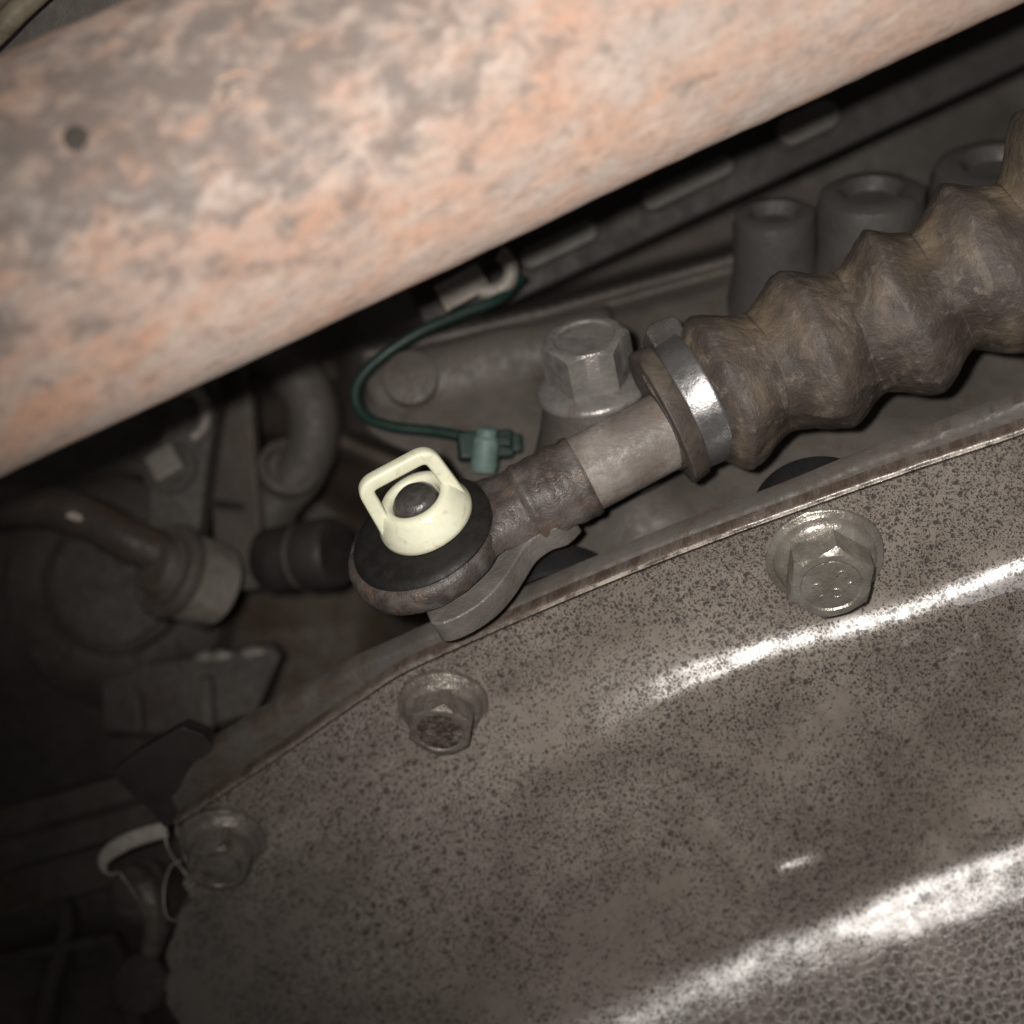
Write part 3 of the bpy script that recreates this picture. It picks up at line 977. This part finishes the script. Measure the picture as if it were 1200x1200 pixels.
# tab: the folded ear of the band
fear = Frame(P(781, 392, 0.5), (0.0, 0.30, 0.95), AX)
m = MB()
outl = [(-3.1, -3.0), (2.7, -3.0), (2.7, 1.5), (2.0, 2.3), (-2.0, 2.4), (-3.1, 1.5)]
m.prism(outl, fear, -4.5, 1.2)
m.build('clamp_ear', M['pin'], band, bevel=0.45, seg=3)

# ---- selector lever below the eye, with its pin
lv = thing('selector_lever', E(0, 0, -3), 'dark forged lever arm under the cable eye with a domed pin', 'lever')
lo = [(-4.2, 13.0), (-2.5, 14.2), (1.0, 14.6), (5, 13.9), (8.6, 12.0), (11.8, 9.4), (14.2, 7.4), (17, 6.6), (20, 6.8), (23, 5.0), (23, -5), (20, -6.5), (12, -8), (2, -9), (-4, -8.5)]
los = [(p.x, p.y) for p in spline([(x, y, 0) for x, y in lo[:10]], 5)] + lo[10:]
m = MB()
def lpt(c, t, n):
    n2 = n - 2.0 * sstep(16, 30, c)
    return E(c, t, n2)
r0 = [lpt(c, t, -5.2) for c, t in los]
r0b = [lpt(c * 0.985 + 0.1, t * 1.02, -3.2) for c, t in los]
r1 = [lpt(c, t, -0.7) for c, t in los]
m.loops([r0, r0b, r1], True, True, True)
m.build('arm', M['forged_grey'], lv, bevel=0.55, seg=3)
m = MB()
fp = Frame(E(2.3, -0.5, -0.6), N_, C_)
m.lathe([(3.6, -4.5), (3.6, 10.3), (3.75, 10.9), (3.55, 12.0), (2.7, 12.8), (1.4, 13.2), (0, 13.25)], fp, 40, 0.06, 5)
m.shake(0.15, 0.6, 8)
m.build('pin', M['pin'], lv, sharp=50)

# ---- cream retaining clip on the pin
rc = thing('retaining_clip', E(0, 0, 8), 'cream plastic retaining clip with square loop on the black bushing', 'clip')
m = MB()
fc = Frame(E(2.5, -0.5, 0), N_, C_)
m.lathe([(3.9, 6.4), (7.3, 6.4), (7.7, 6.8), (7.7, 7.6), (7.2, 8.9), (6.4, 10.4), (5.8, 11.4), (5.5, 11.65), (4.6, 11.7), (4.2, 11.5), (3.9, 10.6), (3.9, 6.4)], fc, 64, 0.012, 2)
m.build('collar', M['clip'], rc, sharp=60)
# the loop: a rounded square handle standing on the collar
def rounded(pts, rads, n=8):
    out = [pts[0]]
    for i in range(1, len(pts) - 1):
        a, b, c = pts[i - 1], pts[i], pts[i + 1]
        u, v = (a - b).normalized(), (c - b).normalized()
        r = rads[i]
        for k in range(n + 1):
            t = k / n
            p0, p2 = b + u * r, b + v * r
            out.append((p0 * (1 - t) ** 2) + b * (2 * t * (1 - t)) + p2 * t ** 2)
    out.append(pts[-1])
    return out
Lc = [E(-3.6, -0.2, 8.6), E(-3.4, -1.0, 17.6), E(7.6, -1.0, 17.6), E(8.6, -0.2, 8.6)]
lp_ = rounded(Lc, [0, 2.0, 2.0, 0], 8)
fine = []
for a_, b_ in zip(lp_, lp_[1:]):
    nn = max(1, int((b_ - a_).length / 0.5))
    fine += [a_.lerp(b_, k / nn) for k in range(nn)]
fine.append(lp_[-1])
m = MB()
PLn = (Lc[2] - Lc[1]).cross(Lc[0] - Lc[1]).normalized()
if PLn.z < 0:
    PLn = -PLn
rings = []
for i, p in enumerate(fine):
    tg = (fine[min(i + 1, len(fine) - 1)] - fine[max(i - 1, 0)]).normalized()
    sd = tg.cross(PLn).normalized()
    ring = []
    for k in range(20):
        a = 2 * math.pi * k / 20
        ca, sa = math.cos(a), math.sin(a)
        x = math.copysign(abs(ca) ** 0.5, ca) * 1.18
        y = math.copysign(abs(sa) ** 0.5, sa) * 1.15
        ring.append(p + sd * x + PLn * y)
    rings.append(ring)
m.loops(rings, True, True, True)
m.build('loop', M['clip'], rc, sharp=60)

# ---- plated hex bolt beside the cable
hb = thing('hex_bolt', BB, 'large grey hex bolt with washer flange standing behind the cable rod', 'bolt')
m = MB()
m.lathe([(0, 0.05), (9.2, 0.05), (9.75, 0.35), (9.8, 0.9), (9.3, 1.5), (8.2, 2.0), (7.0, 2.5), (0, 2.6)], fb, 60, 0.012, 3)
m.build('washer_flange', M['bolt_grey'], hb, sharp=50)
def hexhead(f, R, h0, h1, rot, dish=True, dep=0.5, n=72):
    """hex prism with a turned chamfer and a shallow dished face"""
    mm_ = MB()
    def hr(a):
        return R * math.cos(math.pi / 6) / math.cos(((a - rot) % (math.pi / 3)) - math.pi / 6)
    rin = R * math.cos(math.pi / 6)
    def ring(fr_, h):
        o = []
        for i in range(n):
            a = 2 * math.pi * i / n + rot
            r = fr_(hr(a))
            o.append(f(r * math.cos(a), r * math.sin(a), h if not callable(h) else h(hr(a))))
        return o
    L = [ring(lambda r: r, h0), ring(lambda r: r, lambda r: h1 - 0.35 - (r - rin) * 0.62)]
    L.append(ring(lambda r: min(r, rin * 0.97), h1 - 0.05))
    L.append(ring(lambda r: rin * 0.90, h1))
    if dish:
        L += [ring(lambda r: rin * 0.80, h1), ring(lambda r: rin * 0.74, h1 - dep), ring(lambda r: rin * 0.3, h1 - dep)]
    mm_.loops(L, True, True, True)
    return mm_
m = hexhead(fb, 7.5, 1.8, 10.2, 0.10, True, 0.35)
m.shake(0.07, 0.8, 4)
m.build('head', M['bolt_grey'], hb, sharp=35)

# ---- three flange bolts through the guard plate
def local_frame():
    return Frame((0, 0, 0), (0, 0, 1), (1, 0, 0))
LF = local_frame()
def flange_bolt(px, py, label, spin, mats, marks=False, scale=1.0, tilt=(0, 0)):
    # where it sits on the sheet
    z = plane_z(px, py)
    ax_ = V((-0.05 + tilt[0], -0.56 + tilt[1], 0.81)).normalized()
    pos = P(px, py, z)
    t = bpy.data.objects.new('flange_bolt', None)
    COL.objects.link(t)
    t.empty_display_size = 0.005
    t['_base'] = (0.0, 0.0, 0.0)
    f = Frame(pos, ax_, (1, 0, 0))
    t.matrix_world = Matrix(((f.a.x * scale, f.b.x * scale, f.w.x * scale, pos.x * U), (f.a.y * scale, f.b.y * scale, f.w.y * scale, pos.y * U),
                             (f.a.z * scale, f.b.z * scale, f.w.z * scale, pos.z * U), (0, 0, 0, 1)))
    tag(t, label, 'bolt', 'flange bolts holding the guard plate')
    m = MB()
    m.lathe([(0, -1.2), (8.6, -1.2), (8.9, 0.0), (8.9, 0.75), (8.6, 1.0), (7.9, 1.05), (7.7, 1.3), (7.4, 2.1), (6.8, 2.6), (5.5, 2.8), (0, 2.8)], LF, 60, 0.03, px * 0.1)
    m.shake(0.12, 0.5, px * 0.01)
    m.build('flange', mats[0], t, sharp=50)
    m = hexhead(LF, 6.7, 1.2, 7.9, spin, True, 0.28)
    m.shake(0.6 if px < 300 else 0.09, 0.25 if px < 300 else 0.7, px * 0.02)
    hd = m.build('head', mats[0], t, sharp=32)
    rin = 6.7 * 0.866
    m = MB()
    m.lathe([(rin * 0.80, 7.60), (rin * 0.72, 7.68), (rin * 0.4, 7.74), (0, 7.76)], LF, 40)
    m.shake(0.06, 1.4, px * 0.03)
    m.build('face', mats[1], hd, sharp=None)
    if marks:
        for (x, y, r, a0, a1) in ((1.3, 2.0, 0.75, -40, 200), (-2.1, -0.3, 0.55, 20, 200), (1.0, -1.3, 0.8, -120, 150), (-1.0, -2.4, 0.5, 30, 160), (2.8, 0.3, 0.4, 60, 220)):
            arc = [V((x + r * math.cos(math.radians(lerp(a0, a1, k / 8))), y + r * math.sin(math.radians(lerp(a0, a1, k / 8))), 7.74)) for k in range(9)]
            MB().tube(arc, 0.2, 8).build('head_mark', mats[1], hd, sharp=None)
    return t
flange_bolt(966, 650, 'bright zinc flange bolt with stamped marks beside the lit fold of the guard plate', 0.52, (M['bolt_zinc'], M['bolt_zinc']), True)
flange_bolt(520, 826, 'flange bolt with dark pitted rusty face, below the lever on the guard plate', 0.40, (M['bolt_dim'], M['bolt_pit']), scale=0.85)
flange_bolt(262, 984, 'dim grimy flange bolt at the dark narrow corner of the guard plate', 0.2, (M['bolt_dim'], M['bolt_dim']), scale=0.88, tilt=(0.05, 0.0))

# ---- green wire and its connector
gw = thing('green_wire', P(480, 470, -26), 'thin dark green wire bent in a loop in front of the gearbox', 'wire')
m = MB()
wp = [(612, 326, -44), (585, 350, -40), (545, 366, -38), (490, 390, -36), (440, 424, -35), (417, 455, -34), (424, 484, -33), (455, 499, -31), (505, 505, -29), (548, 512, -27), (600, 520, -26)]
m.tube(spline([P(*c) for c in wp], 10), 1.05, 14).build('wire', M['wire_green'], gw, sharp=None)
gc = thing('wire_connector', P(570, 518, -26), 'green plastic connector with pale sleeve on the green wire', 'connector')
fg = Frame(P(570, 520, -26), (0.15, 0.2, 0.97), (0.98, 0.1, 0))
m = MB()
m.box(fg, -5.0, 4.8, -2.6, 2.4, -2.5, 0.6)
cb = m.build('body', M['wire_green'], gc, bevel=0.5)
MB().box(fg, 1.2, 4.4, -0.9, 0.9, 0.5, 1.5).build('latch', M['wire_green'], cb, bevel=0.25)
MB().box(fg, 4.6, 6.4, -1.7, 1.5, -1.8, 0.1).build('end_cap', M['wire_green'], cb, bevel=0.3)
fgs = Frame(P(568, 536, -24), (0.08, 0.98, 0.15), (1, 0, 0))
MB().lathe([(2.1, -2.5), (2.4, -1.5), (2.3, 3.2), (1.8, 3.8), (1.9, 4.8), (1.4, 5.2), (0, 5.2)], fgs, 28).build('sleeve', M['conn_pale'], gc)

# clip that holds the far end of the wire
wc = thing('wire_clip', P(560, 325, -42), 'small pale metal clip holding the far end of the green wire', 'clip')
fw = Frame(P(533, 338, -42), (-0.2, 0.3, 0.93), (0.87, 0.45, 0))
MB().box(fw, -3.4, 6, -3.2, 2.6, -1, 0).build('plate', M['bush'], wc, bevel=0.3)
m = MB()
m.tube([P(572 + 27 * math.cos(a), 318 - 24 * math.sin(a), -41) for a in [math.radians(-110 + 9 * k) for k in range(20)]], 1.5, 12)
m.build('hook', M['bush'], wc)

# ================================================================ left side clutter
# bent rod ending in a round bushing
cr_ = thing('control_rod', P(200, 665, -60), 'dark rusty bent rod ending in a round grey metal bushing', 'rod')
rp = [(-120, 640, -62), (-60, 606, -60), (0, 592, -58), (60, 593, -56), (105, 608, -55), (150, 632, -54), (200, 655, -56)]
m = MB()
m.tube(spline([P(*c) for c in rp], 12), 4.4, 24, disp=lambda i, a: 0.3 * mnoise.noise(V((i * 0.15, math.cos(a) * 2, math.sin(a) * 2))))
rod_o = m.build('rod', M['oldrod'], cr_, sharp=None)
for (x, y, a, b) in ((88, 605, 1.7, 0.9), (128, 622, 1.1, 0.8), (142, 622, 1.0, 1.0), (32, 592, 1.0, 0.5), (52, 589, 0.8, 0.4)):
    f = Frame(P(x, y, -50.6 - (1.2 if x > 120 else 0) - (2 if x < 60 else 0)), (0.1, 0.25, 0.95), (0.9, -0.35, 0))
    MB().lathe([(a, -0.8), (a, -0.1), (a * 0.7, 0.15), (0, 0.2)], f, 14, 0.5, x, sy=b / a).build('paint_chip', M['chip'], rod_o)
AXB = V((-0.62, 0.30, 0.72)).normalized()
fbz = Frame(P(196, 668, -54), AXB)
MB().lathe([(8.2, -12), (8.7, -11.4), (8.8, -2.0), (8.2, -1.2), (7.6, -1.0), (0, -1)], fbz, 48, 0.015, 3).build('bushing', M['bush'], cr_)
MB().lathe([(8.8, -2.0), (9.4, -1.8), (9.6, 0.2), (9.1, 1.0), (7.4, 1.2), (6.6, 0.8), (5.8, 1.2), (5.5, 2.8), (4.9, 3.6), (0, 3.6)], fbz, 48, 0.02, 5).build('collar', M['strap'], cr_)

st = thing('hanger_strap', P(270, 600, -74), 'dark flat steel strap hanging down behind the grey bushing', 'strap')
fs = Frame(P(272, 560, -75), (-0.35, 0.05, 0.93), (0.98, 0.12, 0.3))
MB().box(fs, -5.6, 5.6, -24, 30, -3, 0).build('bar', M['strap'], st, bevel=0.6)
fs2 = Frame(P(266, 592, -73.5), (-0.35, 0.05, 0.93), (0.98, -0.12, 0.3))
MB().box(fs2, -4.0, 4.0, -0.9, 0.9, -0.5, 0.7).build('rivet_bar', M['flange_dark'], st, bevel=0.25)

ln = thing('mounting_lug', P(205, 545, -68), 'dark ribbed lug with a square nut beside the flat strap', 'lug')
out = [(168, 640), (172, 590), (176, 545), (190, 505), (205, 470), (228, 425), (262, 420), (256, 470), (246, 530), (238, 590), (232, 640)]
a_ = [P(x, y, -68) for x, y in out]
b_ = [p + V((0.5, 0, -8)) for p in a_]
m = MB()
m.loops([b_, a_], True, True, True)
m.build('plate', M['cast_dark'], ln, bevel=0.9)
fn2 = Frame(P(200, 548, -67.8), (-0.15, 0.25, 0.95), (0.8, 0.5, 0))
m = MB()
R = 4.6
m.lathe([(R + 1.2, 0), (R + 1.2, 0.9), (R + 0.5, 1.2), (R - 0.3, 1.2)], fn2, 36)
m.build('washer', M['cast_dark'], ln, sharp=40)
MB().box(fn2, -3.3, 3.3, -3.1, 3.1, 0.2, 4.2).build('nut', M['bush'], ln, bevel=0.6)
m = MB()
m.tube([P(222 + 20 * math.cos(a), 485 + 28 * math.sin(a), -65.5) for a in [math.radians(-100 + 12 * k) for k in range(16)]], 1.3, 10)
m.build('raised_rib', M['bush'], ln)

# round cover
cv = thing('round_cover', P(120, 690, -86), 'grey round cast cover half hidden by the bent rod', 'cover')
fcv = Frame(P(132, 685, -88), (0.12, 0.10, 0.98))
MB().lathe([(15.6, -8), (15.6, -1), (15.0, 0), (14.4, 0.2), (14.0, -0.9), (13.2, -0.9), (12.8, 0.3), (8, 0.8), (0, 0.9)], fcv, 64, 0.01, 2).build('disc', M['cast_dark'], cv)
MB().lathe([(27, -16), (24, -9), (20, -7), (16, -6.4), (0, -6.4)], fcv, 64, 0.08, 5).build('seat', M['cast_dark'], cv)

# dark sensor body between strap and eye
sn = thing('sensor', P(350, 650, -70), 'dark stubby sensor with a shiny ring left of the cable eye', 'sensor')
fsn = Frame(P(330, 655, -72), (0.85, 0.1, 0.45))
MB().lathe([(0, -4), (6.0, -4), (6.9, -3), (7.2, 2), (6.6, 3.2), (6.6, 6.5), (7.6, 7.2), (7.6, 13), (6.8, 14.5), (0, 15)], fsn, 40, 0.02, 4).build('body', M['flange_dark'], sn)
MB().lathe([(6.7, 5.2), (7.0, 5.3), (7.1, 5.7), (7.0, 6.1), (6.6, 6.2)], fsn, 40).build('ring', M['strap'], sn)

# casting behind with bolts (vertical pieces right of the strap)
pc = thing('pipe_elbow', P(350, 500, -80), 'dull grey curved pipe piece behind the green wire loop', 'pipe')
m = MB()
m.tube(spline([P(*c) for c in ((300, 410, -80), (335, 430, -78), (362, 465, -77), (368, 510, -78), (350, 555, -79), (322, 590, -80), (300, 650, -82))], 8), lambda i: 5.6, 20)
m.build('elbow', M['cast_dark'], pc, sharp=None)
fpc = Frame(P(338, 548, -74), (0.3, 0.4, 0.86))
MB().lathe([(6.2, -3), (6.6, -1), (6.3, 0.8), (5.2, 1.1), (4.6, 0.2), (4.4, -2), (0, -2)], fpc, 32, 0.02).build('collar', M['strap'], pc)

# bracket below the bushing
bk = thing('small_bracket', P(240, 775, -80), 'dark bent bracket with pale highlights painted along its top edge below the bushing', 'bracket')
out = [(118, 800), (170, 778), (240, 768), (318, 755), (330, 768), (300, 838), (250, 852), (180, 862), (120, 858)]
a_ = [P(x, y, -80) for x, y in out]
m = MB()
m.loops([[p + V((0, 0, -6)) for p in a_], a_], True, True, True)
bko = m.build('plate', M['cast_dark'], bk, bevel=0.8)
for (x, y, a, b) in ((238, 768, 2.1, 0.9), (258, 766, 2.4, 1.1), (296, 763, 2.6, 1.1)):  # pale discs standing in for highlights on the top edge
    f = Frame(P(x, y + 2, -80), (0, 0.2, 0.98), (0.97, 0.15, 0))
    MB().lathe([(a, -0.8), (a, 0.1), (a * 0.7, 0.35), (0, 0.4)], f, 16, 0.5, x, sy=b / a).build('edge_highlight', M['bush'], bko)
fv = Frame(P(243, 825, -79), (0, 0, 1), (0.99, 0.05, 0))
MB().box(fv, -1.3, 1.5, -6, 6, -2, 2.2).build('web', M['strap'], bk, bevel=0.5)
fv = Frame(P(164, 835, -79), (0, 0, 1), (0.99, 0.08, 0))
MB().box(fv, -0.7, 0.7, -4, 4, -2, 1.6).build('web', M['strap'], bk, bevel=0.3)

# rail running to the lower left
rl = thing('support_rail', P(80, 1000, -62), 'dark stepped rail running out from under the flange end', 'rail')
m = MB()
prof = [(0, -5), (0, 0), (3.5, 1.2), (4.5, 3.2), (8, 3.6), (9, 1.0), (15, 0.2), (15, -5)]
pa, pb = V((-160, 1046, 0)), V((330, 908, 0))
ringsR = []
for k in range(25):
    c = pa.lerp(pb, k / 24)
    ringsR.append([P(c.x, c.y, -64) + V((0.27 * -0.0, 0, 0)) + V((0.2 * q[0] * -1 + 0.0, -0.0, 0)) + V((0, 9 - q[0] * 1.5, q[1] * 1.6)) for q in prof])
m.loops(ringsR, True, True, True)
m.shake(0.25, 0.15, 3)
m.build('rail', M['cast_dark'], rl, sharp=45)

# second casting at the bottom left
lc = thing('lower_casting', P(80, 1120, -75), 'dark oily casting with ribs in the shadowed lower corner', 'casting')
m = MB()
m.grid(lambda u, v: P(lerp(-260, 330, u), lerp(1010, 1400, v), -74 + 5 * mnoise.noise(V((u * 4, v * 4, 2))) + 4 * math.sin(u * 14 + v * 3) * 0.4), 60, 50)
m.build('wall', M['cast_dark'], lc, sharp=None)
for (pts, r) in (([(60, 1020, -72), (80, 1080, -70), (60, 1160, -70), (40, 1260, -71)], 2.0), ([(135, 1100, -70), (150, 1150, -68), (165, 1230, -68)], 1.8), ([(-40, 1130, -70), (60, 1110, -69), (140, 1098, -69)], 1.4)):
    MB().tube(spline([P(*p) for p in pts], 8), r, 14).build('rib', M['cast_dark'], lc, sharp=None)

hf = thing('hose_fitting', P(170, 1060, -60), 'small grimy hose fitting with bright tip below the pale hook', 'fitting')
f = Frame(P(160, 1040, -56), (-0.3, 0.5, 0.8))
MB().lathe([(6.5, -12), (6.3, -2), (5.6, 0), (4.4, 0.6), (4.0, 2.6), (3.2, 3.4), (0, 3.5)], f, 32, 0.04, 1).build('body', M['strap'], hf)
MB().tube(spline([P(*c) for c in ((168, 1035, -55), (180, 1062, -54), (184, 1090, -55), (178, 1114, -58))], 6), lambda i: lerp(3.2, 2.2, i / 18), 16).build('spout', M['bolt_dim'], hf, sharp=None)
MB().lathe([(6.2, -6), (6.0, 0), (5.2, 1.2), (0, 1.8)], Frame(P(165, 1150, -60), (0, 0.3, 0.95)), 28, 0.08, 2).build('lower_body', M['cast_dark'], hf)

# pale hook and thin wire loop at the corner of the guard
hk = thing('pale_hook', P(150, 990, -42), 'pale curved metal strip hooked at the corner of the guard plate', 'hook')
m = MB()
hp = spline([P(*c) for c in ((196, 972, -40), (176, 977, -40), (152, 985, -40.5), (132, 996, -41), (121, 1008, -42), (122, 1020, -43), (131, 1025, -44), (138, 1022, -44))], 8)
nh = len(hp)
m.tube(hp, lambda i: lerp(1.25, 0.35, sstep(0.35, 0.85, i / nh)), 14, up=(0, 0, 1), ab=(0.55, 1.25))
m.build('strip', M['pale_strip'], hk, sharp=None)
lw = thing('thin_wire', P(210, 1040, -38), 'thin bare wire twisted into a drop-shaped loop below the plate corner', 'wire')
m = MB()
wpts = [(193, 974), (196, 992), (205, 1008), (216, 1022), (224, 1040), (226, 1056), (220, 1070), (208, 1079), (196, 1074), (192, 1058), (193, 1036), (200, 1016), (212, 1008)]
m.tube(spline([P(x, y, -38 + 0.6 * math.sin(i * 1.7)) for i, (x, y) in enumerate(wpts)], 8), 0.16, 8)
m.build('loop', M['wire'], lw, sharp=None)
MB().tube(spline([P(*c) for c in ((140, 1022, -44), (150, 1036, -44), (162, 1054, -45))], 6), 0.16, 8).build('tail', M['wire'], lw, sharp=None)

for o in bpy.data.objects:
    if '_base' in o:
        del o['_base']
